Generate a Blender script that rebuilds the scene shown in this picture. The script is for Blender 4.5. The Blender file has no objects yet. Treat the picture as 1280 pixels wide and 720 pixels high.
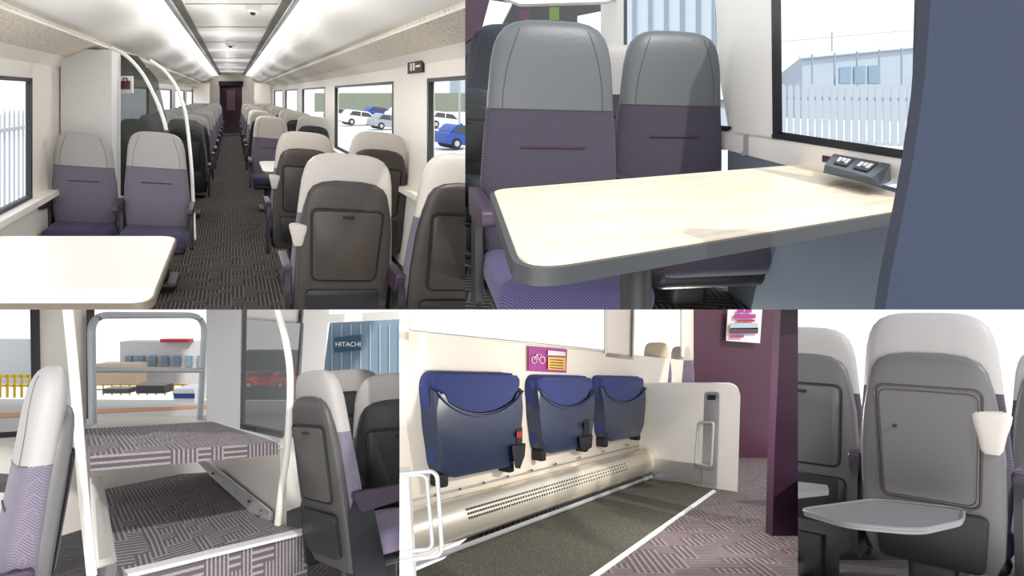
import bpy, bmesh, math, random
from mathutils import Vector, Matrix
random.seed(4)
F=800.0
def B(px,py,D): return Vector(((px-640)/F*D, D, -(py-360)/F*D))
def proj(p): return (640+F*p.x/p.y, 360-F*p.z/p.y)
def C(r,g,b,k=1.0):
    f=lambda c:(c/12.92 if c<=.04045 else ((c+.055)/1.055)**2.4)
    return tuple(min(1,f(x/255)*k) for x in (r,g,b))+(1,)
# ---------------- materials
def newmat(name):
    m=bpy.data.materials.new(name); m.use_nodes=True
    nt=m.node_tree; b=nt.nodes['Principled BSDF']
    at=nt.nodes.new('ShaderNodeAttribute'); at.attribute_name='lc'
    return m,nt,b,at
def N(nt,t,**k):
    n=nt.nodes.new(t)
    for a,v in k.items(): setattr(n,a,v)
    return n
def mathn(nt,op,a,b=None):
    n=N(nt,'ShaderNodeMath',operation=op)
    for i,x in enumerate((a,b)):
        if x is None: continue
        if isinstance(x,(int,float)): n.inputs[i].default_value=x
        else: nt.links.new(x,n.inputs[i])
    return n.outputs[0]
def mixc(nt,fac,a,b):
    n=N(nt,'ShaderNodeMix',data_type='RGBA')
    if isinstance(fac,float): n.inputs[0].default_value=fac
    else: nt.links.new(fac,n.inputs[0])
    for i,x in ((6,a),(7,b)):
        if isinstance(x,tuple): n.inputs[i].default_value=x
        else: nt.links.new(x,n.inputs[i])
    return n.outputs[2]
def dark(c,k): return (c[0]*k,c[1]*k,c[2]*k,1)
def plain(name,c,rough=.5,metal=0,var=.06,scale=30,bump=.0):
    m,nt,b,at=newmat(name)
    no=N(nt,'ShaderNodeTexNoise'); no.inputs['Scale'].default_value=scale; no.inputs['Detail'].default_value=4
    nt.links.new(at.outputs['Vector'],no.inputs['Vector'])
    nt.links.new(mixc(nt,no.outputs['Fac'],dark(c,1-var),dark(c,1+var)),b.inputs['Base Color'])
    b.inputs['Roughness'].default_value=rough; b.inputs['Metallic'].default_value=metal
    if bump:
        bu=N(nt,'ShaderNodeBump'); bu.inputs['Strength'].default_value=bump; bu.inputs['Distance'].default_value=.004
        nt.links.new(no.outputs['Fac'],bu.inputs['Height']); nt.links.new(bu.outputs[0],b.inputs['Normal'])
    return m
def fabric(name,c,c2,sc=90,rough=.9):
    m,nt,b,at=newmat(name)
    sp=N(nt,'ShaderNodeSeparateXYZ'); nt.links.new(at.outputs['Vector'],sp.inputs[0])
    zz=mathn(nt,'ADD',sp.outputs['Z'],mathn(nt,'MULTIPLY',sp.outputs['Y'],.9))
    row=mathn(nt,'FLOOR',mathn(nt,'MULTIPLY',zz,sc))
    off=mathn(nt,'MULTIPLY',mathn(nt,'MODULO',row,2.0),.5)
    xs=mathn(nt,'FRACT',mathn(nt,'ADD',mathn(nt,'MULTIPLY',sp.outputs['X'],sc*.5),off))
    a=mathn(nt,'GREATER_THAN',xs,.45)
    z2=mathn(nt,'GREATER_THAN',mathn(nt,'FRACT',mathn(nt,'MULTIPLY',zz,sc)),.35)
    fac=mathn(nt,'MULTIPLY',a,z2)
    nt.links.new(mixc(nt,fac,c,c2),b.inputs['Base Color'])
    b.inputs['Roughness'].default_value=rough
    try: b.inputs['Sheen Weight'].default_value=.08
    except: pass
    return m
def carpet(name,c,c2,cells=9,stripes=3,ax=('X','Y'),zk_=.9):
    m,nt,b,at=newmat(name)
    sp=N(nt,'ShaderNodeSeparateXYZ'); nt.links.new(at.outputs['Vector'],sp.inputs[0])
    zk=mathn(nt,'MULTIPLY',sp.outputs['Z'],zk_)
    u=mathn(nt,'MULTIPLY',sp.outputs[ax[0]],float(cells)); v=mathn(nt,'MULTIPLY',mathn(nt,'SUBTRACT',sp.outputs[ax[1]],zk),float(cells))
    cb=N(nt,'ShaderNodeCombineXYZ')
    nt.links.new(mathn(nt,'FLOOR',u),cb.inputs[0]); nt.links.new(mathn(nt,'FLOOR',v),cb.inputs[1])
    wn=N(nt,'ShaderNodeTexWhiteNoise'); nt.links.new(cb.outputs[0],wn.inputs['Vector'])
    pick=mathn(nt,'GREATER_THAN',wn.outputs['Value'],.5)
    su=mathn(nt,'GREATER_THAN',mathn(nt,'FRACT',mathn(nt,'MULTIPLY',u,float(stripes))),.6)
    sv=mathn(nt,'GREATER_THAN',mathn(nt,'FRACT',mathn(nt,'MULTIPLY',v,float(stripes))),.6)
    s=mathn(nt,'ADD',mathn(nt,'MULTIPLY',su,pick),mathn(nt,'MULTIPLY',sv,mathn(nt,'SUBTRACT',1.0,pick)))
    no=N(nt,'ShaderNodeTexNoise'); no.inputs['Scale'].default_value=120; nt.links.new(at.outputs['Vector'],no.inputs['Vector'])
    s=mathn(nt,'MULTIPLY',s,mathn(nt,'MULTIPLY',no.outputs['Fac'],1.6))
    s=mathn(nt,'MINIMUM',s,1.0)
    nt.links.new(mixc(nt,s,c,c2),b.inputs['Base Color']); b.inputs['Roughness'].default_value=.95
    return m
def wood(name,c,c2,along='X'):
    m,nt,b,at=newmat(name)
    mp=N(nt,'ShaderNodeMapping'); mp.inputs['Scale'].default_value=(2.5,45,2) if along=='X' else (45,2.5,2)
    nt.links.new(at.outputs['Vector'],mp.inputs['Vector'])
    no=N(nt,'ShaderNodeTexNoise'); no.inputs['Scale'].default_value=1.0; no.inputs['Detail'].default_value=6
    nt.links.new(mp.outputs[0],no.inputs['Vector'])
    cr=N(nt,'ShaderNodeValToRGB'); cr.color_ramp.elements[0].position=.35; cr.color_ramp.elements[1].position=.62
    cr.color_ramp.elements[0].color=c2; cr.color_ramp.elements[1].color=c
    nt.links.new(no.outputs['Fac'],cr.inputs[0]); nt.links.new(cr.outputs[0],b.inputs['Base Color'])
    b.inputs['Roughness'].default_value=.35
    return m
def speck(name,c,c2,scale=160,thr=.6,rough=.9):
    m,nt,b,at=newmat(name)
    vo=N(nt,'ShaderNodeTexVoronoi'); vo.inputs['Scale'].default_value=scale
    nt.links.new(at.outputs['Vector'],vo.inputs['Vector'])
    fac=mathn(nt,'LESS_THAN',vo.outputs['Distance'],thr*.5)
    nt.links.new(mixc(nt,fac,c,c2),b.inputs['Base Color']); b.inputs['Roughness'].default_value=rough
    return m
def emit(name,c,s):
    m,nt,b,at=newmat(name); b.inputs['Base Color'].default_value=c
    b.inputs['Emission Color'].default_value=c; b.inputs['Emission Strength'].default_value=s
    return m
def glass(name,c,alpha=.5):
    m,nt,b,at=newmat(name); b.inputs['Base Color'].default_value=c; b.inputs['Roughness'].default_value=.05
    b.inputs['Alpha'].default_value=alpha; return m

cream=plain('cream_plastic',C(236,231,223),.45,var=.02,scale=3)
cream2=plain('warm_cream_plastic',C(246,234,218),.45,var=.02,scale=3)
white=plain('white_plastic',C(242,242,240),.4,var=.02)
pwhite=plain('partition_white',C(250,247,242),.4,var=.01)
ceilm=plain('ceiling_paint',C(252,250,245),.5,var=.02,scale=2)
gasket=plain('window_gasket',C(36,38,42),.5)
darkpl=plain('charcoal_plastic',C(60,54,50),.40,var=.05,scale=200)
darkpl2=plain('black_plastic',C(30,32,36),.45,var=.05)
midpl=plain('taupe_grey_plastic',C(70,68,66),.45,var=.05)
greypl=plain('grey_plastic',C(92,90,91),.4,var=.05,scale=300,bump=.1)
traypl=plain('tray_plastic',C(116,116,118),.4,var=.04,scale=300,bump=.1)
purplepl=plain('purple_plastic',C(58,44,62),.45)
lea_l=plain('light_grey_leather',C(160,157,156),.5,var=.05,scale=120,bump=.15)
lea_c=plain('cream_leather',C(190,183,176),.5,var=.04,scale=120,bump=.15)
lea_d=plain('slate_leather',C(84,88,92),.42,var=.05,scale=120,bump=.15)
lea_n=plain('midnight_leather',C(34,40,50),.5,var=.05)
fab_l=fabric('lavender_seat_fabric',C(98,91,106),C(128,119,136),240)
fab_d=fabric('plum_seat_fabric',C(44,40,54),C(80,73,88),190)
fab_b=fabric('blue_cushion_fabric',C(46,39,74),C(72,64,100),200)
fab_bb=fabric('violet_cushion_fabric',C(52,46,82),C(100,91,132),190)
fab_c=fabric('light_violet_fabric',C(140,130,160),C(176,166,192),190)
fab_n=fabric('navy_seat_fabric',C(38,48,100),C(64,76,134),200)
slit=plain('purple_trim',C(60,24,50),.6)
carp1=carpet('aisle_carpet',C(34,29,29),C(108,97,95),11,3)
carp3=carpet('rack_carpet',C(92,86,90),C(164,155,158),12,3,zk_=0)
carp4=carpet('vestibule_carpet',C(78,67,68),C(138,124,125),13,3)
oak=wood('light_oak_laminate',C(236,221,197),C(218,198,168),'X')
oak1=wood('sunlit_oak_laminate',C(255,253,248),C(250,245,236),'X')  # same light oak, blown-out sunlight put into its near-white colour
edge=plain('table_bumper',C(48,51,54),.45)
edge1=plain('tan_table_bumper',C(110,98,86),.45)
perf=speck('perforated_panel',C(220,211,196),C(130,118,104),60,.55,.6)
grille=speck('ceiling_grille',C(120,115,108),C(35,34,34),80,.8,.6)
speckw=speck('speckled_laminate',C(222,221,222),C(198,196,199),120,.5,.5)
matm=speck('rough_floor_mat',C(70,68,58),C(120,117,102),90,.5)
lamp=emit('ceiling_lamp',(1,.98,.94,1),3.0)
metal=plain('brushed_steel',C(200,200,202),.35,.5,var=.06,scale=40)
champ=plain('champagne_aluminium',C(226,217,198),.25,.35,var=.04,scale=20)
tubeg=plain('grey_painted_tube',C(168,172,175),.35)
bluew=plain('slate_blue_panel',C(104,115,128),.6)
navy=plain('navy_panel',C(30,40,62),.8)
navypl=plain('navy_shell_plastic',C(46,56,82),.34,var=.05)
aub=plain('aubergine_laminate',C(78,44,62),.35,var=.04)
aubd=plain('deep_aubergine',C(54,28,48),.4)
ground=speck('gravel',C(176,172,166),C(140,136,130),6,.6)
conc=plain('pale_concrete',C(206,209,212),.9,var=.06,scale=2)
bld=plain('pale_grey_cladding',C(172,184,194),.7,var=.05,scale=2)
bldb=plain('blue_grey_cladding',C(128,150,168),.7,var=.05,scale=2)
fencem=plain('galvanised_steel',C(172,180,190),.5)
yel=plain('yellow_paint',C(225,185,40),.5)
red=plain('red_paint',C(180,28,38),.4)
blue=plain('blue_paint',C(40,74,150),.35)
dgl=glass('tinted_glass',C(60,72,70),.6)
blk=plain('black_rubber',C(22,22,24),.6)
mag=plain('magenta_print',C(166,56,142),.5)
magd=plain('dim_magenta_print',C(72,34,64),.5)
yelp=plain('yellow_print',C(235,190,80),.5)
paper=plain('paper',C(235,226,222),.6)
greenp=plain('green_print',C(84,112,42),.5)
# ---------------- geometry
def geo(v,f,m=None,lc=None): return dict(v=[Vector(x) for x in v],f=f,m=m or [0]*len(f),lc=lc)
def bm2geo(bm):
    bm.verts.ensure_lookup_table(); bm.verts.index_update()
    g=geo([v.co.copy() for v in bm.verts],[[v.index for v in f.verts] for f in bm.faces]); bm.free(); return g
def tr(g,M): 
    return dict(v=[M@x for x in g['v']],f=g['f'],m=g['m'],lc=g['lc'] or [x.copy() for x in g['v']])
def join(*gs):
    v=[];f=[];m=[];lc=[]
    for g in gs:
        o=len(v); v+=g['v']; f+=[[i+o for i in q] for q in g['f']]; m+=g['m']; lc+=(g['lc'] or g['v'])
    return dict(v=v,f=f,m=m,lc=lc)
def box(sx,sy,sz,c=(0,0,0),bev=0,seg=3):
    bm=bmesh.new(); bmesh.ops.create_cube(bm,size=1)
    for v in bm.verts: v.co=Vector((v.co.x*sx,v.co.y*sy,v.co.z*sz))
    if bev: bmesh.ops.bevel(bm,geom=bm.edges[:],offset=bev,segments=seg,affect='EDGES',profile=.5)
    for v in bm.verts: v.co+=Vector(c)
    return bm2geo(bm)
def roundpoly(pts,r,seg=6):
    out=[];n=len(pts)
    for i in range(n):
        p=Vector(pts[i]);a=Vector(pts[i-1]);b=Vector(pts[(i+1)%n]); rr=r[i] if isinstance(r,(list,tuple)) else r
        if rr<=0: out.append(p);continue
        da=(a-p);db=(b-p);ra=min(rr,da.length*.49);rb=min(rr,db.length*.49)
        s=p+da.normalized()*ra;e=p+db.normalized()*rb
        for k in range(seg+1):
            t=k/seg; out.append(s*(1-t)**2+p*2*t*(1-t)+e*t*t)
    return out
def prism(poly,t,bev=0,seg=3):   # poly in xz, front at y=-t, back y=0
    bm=bmesh.new(); n=len(poly)
    fr=[bm.verts.new((p[0],-t,p[1])) for p in poly]; bk=[bm.verts.new((p[0],0,p[1])) for p in poly]
    ff=bm.faces.new(fr); bm.faces.new(bk[::-1])
    for i in range(n): bm.faces.new((fr[i],bk[i],bk[(i+1)%n],fr[(i+1)%n]))
    if bev: bmesh.ops.bevel(bm,geom=list(ff.edges),offset=bev,segments=seg,affect='EDGES',profile=.5)
    bmesh.ops.recalc_face_normals(bm,faces=bm.faces)
    return bm2geo(bm)
def loft(secs,e=3,n=36,msplit=None):
    v=[];f=[];m=[]
    for (z,cx,cy,hw,hd) in secs:
        for k in range(n):
            a=2*math.pi*k/n;c=math.cos(a);s=math.sin(a)
            v.append((cx+hw*math.copysign(abs(c)**(2/e),c),cy+hd*math.copysign(abs(s)**(2/e),s),z))
    for i in range(len(secs)-1):
        for k in range(n):
            a=i*n+k;b=i*n+(k+1)%n; f.append([a,b,b+n,a+n]); m.append(1 if msplit and (secs[i][0]+secs[i+1][0])/2>msplit else 0)
    f.append(list(range(n))[::-1]); m.append(0); L=(len(secs)-1)*n
    f.append(list(range(L,L+n))); m.append(1 if msplit else 0)
    return geo(v,f,m)
def smoothpath(pts,k=4):
    pts=[Vector(p) for p in pts]
    if len(pts)<3: return pts
    out=[]
    for i in range(len(pts)-1):
        p0=pts[max(i-1,0)];p1=pts[i];p2=pts[i+1];p3=pts[min(i+2,len(pts)-1)]
        for j in range(k):
            t=j/k; out.append(.5*((2*p1)+(p2-p0)*t+(2*p0-5*p1+4*p2-p3)*t*t+(3*p1-p0-3*p2+p3)*t**3))
    out.append(pts[-1]); return out
def tube(pts,r,n=10,closed=False):
    pts=[Vector(p) for p in pts];v=[];f=[];N_=len(pts)
    for i,p in enumerate(pts):
        a=pts[i-1] if (i>0 or closed) else p; b=pts[(i+1)%N_] if (i<N_-1 or closed) else p
        t=(b-a).normalized(); ref=Vector((0,1,0)) if abs(t.y)<.9 else Vector((1,0,0))
        x=t.cross(ref).normalized(); y=t.cross(x)
        for k in range(n):
            an=2*math.pi*k/n; v.append(p+(x*math.cos(an)+y*math.sin(an))*r)
    for i in range(N_ if closed else N_-1):
        j=(i+1)%N_
        for k in range(n):
            f.append([i*n+k,i*n+(k+1)%n,j*n+(k+1)%n,j*n+k])
    if not closed: f.append(list(range(n))[::-1]); f.append([(N_-1)*n+k for k in range(n)])
    return geo(v,f)
def slab(pts,ext,lc=None,lo=(0,0,0)):   # world polygon extruded by ext
    pts=[Vector(p) for p in pts];n=len(pts);e=Vector(ext)
    v=pts+[p+e for p in pts]
    f=[list(range(n)),[n+i for i in range(n)][::-1]]+[[i,i+n,(i+1)%n+n,(i+1)%n] for i in range(n)]
    L=None
    if lc: L=[Vector(x) for x in lc]+[Vector(x)+Vector(lo) for x in lc]
    return geo(v,f,None,L)
# ---------------- panels trimming
PAN={1:[('x<',581.5),('y<',387)],2:[('x>',581.5),('y<',387)],3:[('x<',499.5),('y>',387)],
     4:[('x>',499.5),('x<',997.5),('y>',387)],5:[('x>',997.5),('y>',387)]}
def planes(p):
    o=[]
    for k,c in PAN[p]:
        if k=='x<': n=Vector((-F,c-640,0))
        if k=='x>': n=Vector((F,-(c-640),0))
        if k=='y<': n=Vector((0,c-360,F))
        if k=='y>': n=Vector((0,-(c-360),-F))
        o.append(n.normalized())
    return o
def meshobj(name,panel,g,mats,parent=None):
    bm=bmesh.new(); L=bm.verts.layers.float_vector.new('lc'); vs=[]
    lc=g['lc'] or g['v']
    for p,q in zip(g['v'],lc):
        v=bm.verts.new(p); v[L]=q; vs.append(v)
    for f,m in zip(g['f'],g['m']):
        try: fa=bm.faces.new([vs[i] for i in f]); fa.material_index=m; fa.smooth=True
        except ValueError: pass
    for n in planes(panel):
        if min(v.co.dot(n) for v in bm.verts)<-1e-7:
            bmesh.ops.bisect_plane(bm,geom=bm.verts[:]+bm.edges[:]+bm.faces[:],plane_co=(0,0,0),plane_no=n,clear_inner=True)
            if not bm.verts: bm.free(); return None
    bmesh.ops.recalc_face_normals(bm,faces=bm.faces)
    c=sum((v.co for v in bm.verts),Vector())/len(bm.verts)
    if parent is None:
        for v in bm.verts: v.co-=c
    me=bpy.data.meshes.new(name); bm.to_mesh(me); bm.free()
    try: me.set_sharp_from_angle(angle=math.radians(38))
    except Exception: pass
    for m in (mats if isinstance(mats,(list,tuple)) else [mats]): me.materials.append(m)
    o=bpy.data.objects.new(name,me); bpy.context.scene.collection.objects.link(o)
    if parent is None: o.location=c
    else:
        o.parent=parent; o.matrix_parent_inverse=Matrix.Translation(-Vector(parent.location))
    return o
class Asm:
    def __init__(s,name,panel,loc=(0,3,0)):
        s.e=bpy.data.objects.new(name,None); s.e.location=loc; s.e.empty_display_size=.05
        bpy.context.scene.collection.objects.link(s.e); s.p=panel; s.n=0
    def add(s,name,g,mats,M=None):
        if M is not None: g=tr(g,M)
        o=meshobj(name,s.p,g,mats,s.e)
        if o: s.n+=1
    def done(s):
        if s.n==0: bpy.data.objects.remove(s.e)
def one(name,panel,g,mats,M=None):
    if M is not None: g=tr(g,M)
    return meshobj(name,panel,g,mats)
def frame(px,py):
    w=B(px,py,1).normalized(); Z=Vector((0,0,1)); u=(Z-w*Z.dot(w)).normalized(); r=w.cross(u)
    return Matrix((r,w,u)).transposed()
def place(vp,px,py,D,anchor,wpx=None,wloc=.47,scale=None,yaw=0,pitch=0):
    Fm=frame(*vp); r=Vector(Fm.col[0])
    t=B(px,py,D)
    if scale is None:
        a=proj(t);b=proj(t+r*.01); k=abs(b[0]-a[0])/.01; scale=wpx/(wloc*k)
    R=Fm@Matrix.Rotation(math.radians(pitch),3,'X')@Matrix.Rotation(math.radians(yaw),3,'Z')
    return Matrix.Translation(t)@R.to_4x4()@Matrix.Diagonal((scale,)*3+(1,))@Matrix.Translation(-Vector(anchor))
# ---------------- the train seat
SEAM=.92
BS=[(.40,.205,.04),(.46,.226,.05),(.55,.236,.055),(.68,.238,.055),(.80,.230,.052),(.90,.219,.05),(1.0,.211,.05),(1.07,.204,.05),(1.12,.193,.047),(1.15,.180,.043),(1.175,.158,.036),(1.19,.128,.028),(1.198,.09,.018),(1.2,.04,.01)]
def rec(z): return (z-.45)*.13
def bsec(z):
    for i in range(len(BS)-1):
        a,b=BS[i],BS[i+1]
        if a[0]<=z<=b[0]:
            t=(z-a[0])/(b[0]-a[0]); return a[1]+(b[1]-a[1])*t,a[2]+(b[2]-a[2])*t
    return BS[-1][1:]
def fy(x,z):
    hw,hd=bsec(z); q=min(.98,abs(x)/hw); return rec(z)-hd*(1-q**3.4)**(1/3.4)
def seat(panel,M,lea,fab,shell,cush=None,tray='closed',handle=0,arms=True,name='train_seat',base=True,seams=True,low=False,hs=1.0,shtop=0.0):
    A=Asm(name,panel,M@Vector((0,0,0)))
    secs=[]
    zs=sorted(set([b[0] for b in BS]+[SEAM,SEAM+.001]))
    for z in zs:
        hw,hd=bsec(z); secs.append((z,0,rec(z),hw,hd))
    A.add('backrest',loft(secs,3.4,40,SEAM+.0005),[fab,lea],M)
    sh=[(.30,.19,.02),(.36,.215,.032),(.5,.222,.036),(.7,.222,.036),(.85,.212,.036),(.95,.196,.036),(1.02,.178,.034),(1.05,.158,.03),(1.07,.12,.024),(1.08,.06,.014)]
    A.add('rear_shell',loft([(z-(shtop if z>.8 else 0),0,rec(z)+.042,hw,hd) for z,hw,hd in sh],5,40),shell,M)
    op=tray!='closed'; cz=.74 if op else .79; hh=1.12 if op else .95
    T=Matrix.Translation((0,rec(cz)+.078,cz))@Matrix.Rotation(-.13,4,'X')@Matrix.Rotation(math.pi,4,'Z')
    pl=roundpoly([(-.15,-.2*hh),(.15,-.2*hh),(.165,.17*hh),(-.165,.17*hh)],.035)
    out=[(p[0],-.003,p[1]) for p in pl]
    A.add('rear_tray_outline',tube(out,.004,6,True),blk if not op else darkpl,M@T)
    if not op:
        A.add('rear_tray_table',prism(roundpoly([(-.142,-.182),(.142,-.182),(.156,.153),(-.156,.153)],.03),.01,.003,2),shell,M@T)
        A.add('tray_latch',box(.05,.012,.012,(0,-.014,.128),.003),blk,M@T)
    else:
        A.add('tray_recess',prism(roundpoly([(-.145,-.215),(.145,-.215),(.158,.18),(-.158,.18)],.03),.006),shell,M@T)
        A.add('recess_step',tube([(p[0]*.93,-.007,p[1]*.93-.003) for p in pl],.002,5,True),darkpl,M@T)
        A.add('tray_peg',box(.01,.02,.01,(-.1,-.01,.04),.002),blk,M@T)
    A.add('literature_pocket',prism(roundpoly([(-.16,-.2),(.16,-.2),(.175,0),(-.175,0)],.03),.022,.006,2),blk if low else darkpl2,M@Matrix.Translation((0,rec(.56)+.074,.56 if not op else .5))@Matrix.Rotation(-.13,4,'X')@Matrix.Rotation(math.pi,4,'Z'))
    A.add('lumbar_slit',tube([(x*.01,fy(x*.01,.80)-.001,.80) for x in range(-11,12)],.004,6),slit,M)
    if seams:
        A.add('headrest_seam',tube([(x*.01,fy(x*.01,SEAM),SEAM) for x in range(-21,22)],.002,5),midpl,M)
        for s,nm in ((-1,'seam_left'),(1,'seam_right')):
            pts=[(s*(.17-.055*t*t),fy(s*(.17-.055*t*t),SEAM+.25*t)-.0003,SEAM+.25*t) for t in [i/12 for i in range(13)]]
            A.add(nm,tube(pts,.0016,5),midpl,M)
    A.add('seat_cushion',box(.47,.48,.12,(0,-.22,.40),.05,4),cush or fab_b,M)
    A.add('cushion_pan',box(.45,.46,.07,(0,-.2,.33),.03),darkpl2,M)
    if base:
        A.add('pedestal',box(.16,.3,.3,(0,-.12,.16),.03),darkpl2,M)
        A.add('floor_foot',box(.3,.42,.04,(0,-.12,.02),.015),darkpl2,M)
    if arms:
        for s,nm in ((-1,'armrest_left'),(1,'armrest_right')):
            g=prism(roundpoly([(-.34,-.02),(.03,-.05),(.06,.04),(-.34,.03)],.02),.04,.008,2)
            A.add(nm,g,purplepl,M@Matrix.Translation((s*.255,0,.62))@Matrix.Rotation(math.pi/2,4,'Z')@Matrix.Translation((0,.02,0)))
            g=prism(roundpoly([(-.1,-.28),(.05,-.3),(.07,.0),(.03,.12),(-.03,.1)],.03),.025,.006,2)
            A.add(nm+'_support',g,darkpl2,M@Matrix.Translation((s*.25,0,.55))@Matrix.Rotation(math.pi/2,4,'Z')@Matrix.Translation((0,.0125,0)))
    if handle:
        g=loft([(-.085,0,0,.022,.018),(-.07,0,0,.032,.024),(-.02,0,0,.042,.030),(.02,0,0,.054,.033),(.045,0,0,.058,.034),(.056,0,0,.052,.030),(.062,0,0,.03,.018)],4,28)
        A.add('grab_handle',g,lea_c,M@Matrix.Translation((handle*(.215 if hs<1 else .185),rec(.83)+.06,.83 if hs<1 else .80))@Matrix.Diagonal((hs,hs,hs,1)))
    A.done()
# rounded quad table
def bil(c,u,v): return (c[0]*(1-u)+c[1]*u)*(1-v)+(c[3]*(1-u)+c[2]*u)*v
def table(panel,corn,th,r,topm,edgem,size,leg=None,name='train_table'):
    A=Asm(name,panel,sum(corn,Vector())/4)
    w,h=size
    def ring(ins,rr): return roundpoly([(ins,ins),(w-ins,ins),(w-ins,h-ins),(ins,h-ins)],rr,8)
    def mp(poly,dz): return [bil(corn,p[0]/w,p[1]/h)+Vector((0,0,dz)) for p in poly]
    o=ring(0,r); i=ring(.010,[max(.01,x-.010) for x in r] if isinstance(r,list) else r-.010)
    g=slab(mp(o,-.003),(0,0,-th)); A.add('edge_bumper',g,edgem)
    g=slab(mp(i,.001),(0,0,-.004),[(p[0],p[1],0) for p in i]); A.add('tabletop',g,topm)
    if leg:
        for k,(a,b) in enumerate(leg): A.add('leg_%d'%(k+1),tube([a,b],.03,12),darkpl2)
    A.done()
class Obl:
    def __init__(s,vx,vy,panel): s.vx,s.vy,s.p=vx,vy,panel; s.a=Vector(((vx-640)/F,1,-(vy-360)/F))
    def P(s,x,D,z): return s.a*D+Vector((x,0,z))
    def box(s,x0,x1,D0,D1,z0,z1):
        v=[];lc=[]
        for x in (x0,x1):
            for d in (D0,D1):
                for z in (z0,z1): v.append(s.P(x,d,z)); lc.append(Vector((x,d,z)))
        return geo(v,[[0,1,3,2],[4,6,7,5],[0,4,5,1],[2,3,7,6],[0,2,6,4],[1,5,7,3]],None,lc)
    def sweep(s,prof,D0,D1,n=1):
        v=[];lc=[];f=[]
        for i,(x,z) in enumerate(prof):
            for d in (D0,D1): v.append(s.P(x,d,z)); lc.append(Vector((x*1.4+z*.5,d,0)))
        for i in range(len(prof)-1): f.append([2*i,2*i+1,2*i+3,2*i+2])
        return geo(v,f,None,lc)
def car(panel,M,paint):
    A=Asm('parked_car',panel,M@Vector((0,0,0)))
    body=roundpoly([(-2.1,.25),(2.1,.25),(2.15,.72),(1.25,.92),(-2.0,.95)],.18)
    A.add('body',prism(body,1.7,.08),paint,M)
    cab=roundpoly([(-1.8,.9),(1.3,.9),(.5,1.44),(-1.3,1.47)],.22)
    A.add('cabin',prism(cab,1.5,.1),paint,M@Matrix.Translation((0,-.1,0)))
    A.add('window_front',prism(roundpoly([(-.25,.95),(1.05,.95),(.45,1.34),(-.25,1.36)],.06),.02),midpl,M@Matrix.Translation((0,-1.6,0)))
    A.add('window_rear',prism(roundpoly([(-1.5,.95),(-.35,.95),(-.35,1.36),(-1.2,1.36)],.06),.02),midpl,M@Matrix.Translation((0,-1.6,0)))
    for i,x in enumerate((-1.3,1.3)):
        A.add('wheel_%d'%(i+1),tube([(x,-1.75,.32),(x,0.05,.32)],.33,18),blk,M)
        A.add('hub_%d'%(i+1),tube([(x,-1.78,.32),(x,-1.7,.32)],.18,14),tubeg,M)
    A.done()

# ======================= PANEL 1 : saloon aisle
R1=Obl(290,118,1); HW=1.35; fl=-1.48
one('floor',1,R1.box(-1.4,1.4,1.2,24,fl-.05,fl),carp1)
def side1(sgn,wins,nm):
    a,b=(HW,HW+.05) if sgn>0 else (-HW-.05,-HW)
    gs=[R1.box(a,b,1.2,24,fl,-.70),R1.box(a,b,1.2,24,.11,.34)]
    prev=1.2
    for (d0,d1) in wins:
        if d0>prev: gs.append(R1.box(a,b,prev,d0,-.70,.11))
        prev=d1
    gs.append(R1.box(a,b,prev,24,-.70,.11))
    one('wall_'+nm,1,join(*gs),cream)
    for i,(d0,d1) in enumerate(wins):
        t=.025;x0,x1=(a-.004*1,a+.03) if sgn>0 else (b-.03,b+.004)
        g=join(R1.box(x0,x1,d0,d1,-.70,-.70+t),R1.box(x0,x1,d0,d1,.11-t,.11),R1.box(x0,x1,d0,d0+.04,-.70,.11),R1.box(x0,x1,d1-.04,d1,-.70,.11))
        one('window_%d'%(i+1+(10 if sgn<0 else 0)),1,g,gasket)
side1(1,[(1.6,4.42),(5.35,8.4),(9.3,12.3),(13.2,16.2),(17.1,20.5)],'right')
side1(-1,[(1.6,4.32),(7.6,10.4),(11.3,14.3),(15.2,18.2),(19,22)],'left')
for s,nm in ((-1,'left'),(1,'right')):
    one('baseboard_'+nm,1,R1.box(s*1.33-.02,s*1.33+.02,1.2,24,fl,fl+.12),gasket)
    one('trim_1',1,R1.box(s*1.31-.04,s*1.31+.04,1.2,24,-.74,-.70),cream)
    one('trim_2',1,R1.sweep([(s*1.36,.2),(s*1.3,.28),(s*1.27,.30)],1.2,24),cream)
    one('overhead_luggage_shelf',1,R1.sweep([(s*1.28,.29),(s*1.12,.36),(s*1.04,.385),(s*1.03,.41),(s*1.08,.425)],1.2,24),[perf])
    one('trim_3',1,R1.box(s*1.055-.02,s*1.055+.02,1.2,24,.385,.41),cream)
    cv=[(s*1.08,.42)]+[(s*(1.1-.45*math.sin(t*math.pi/2)),.72-.28*math.cos(t*math.pi/2)) for t in [i/10 for i in range(11)]]
    one('ceiling',1,R1.sweep([(s*1.3,.4)]+cv,1.2,24),ceilm)
    one('ceiling_light_strip',1,R1.box(s*.57-.05,s*.57+.05,1.2,23.8,.705,.73),lamp)
    one('ceiling_vent_grille',1,R1.box(s*.43-.035,s*.43+.035,1.2,23.8,.725,.74),grille)
    one('trim_4',1,R1.box(s*.5-.018,s*.5+.018,1.2,23.8,.71,.73),metal)
one('ceiling',1,R1.box(-.66,.66,1.2,24,.74,.77),ceilm)
g=[]
for d in (3.5,5.2,7,9,11,13,15,17,19,21): g.append(R1.box(-.38,.38,d,d+.03,.733,.742))
one('trim_5',1,join(*g),tubeg)
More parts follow.
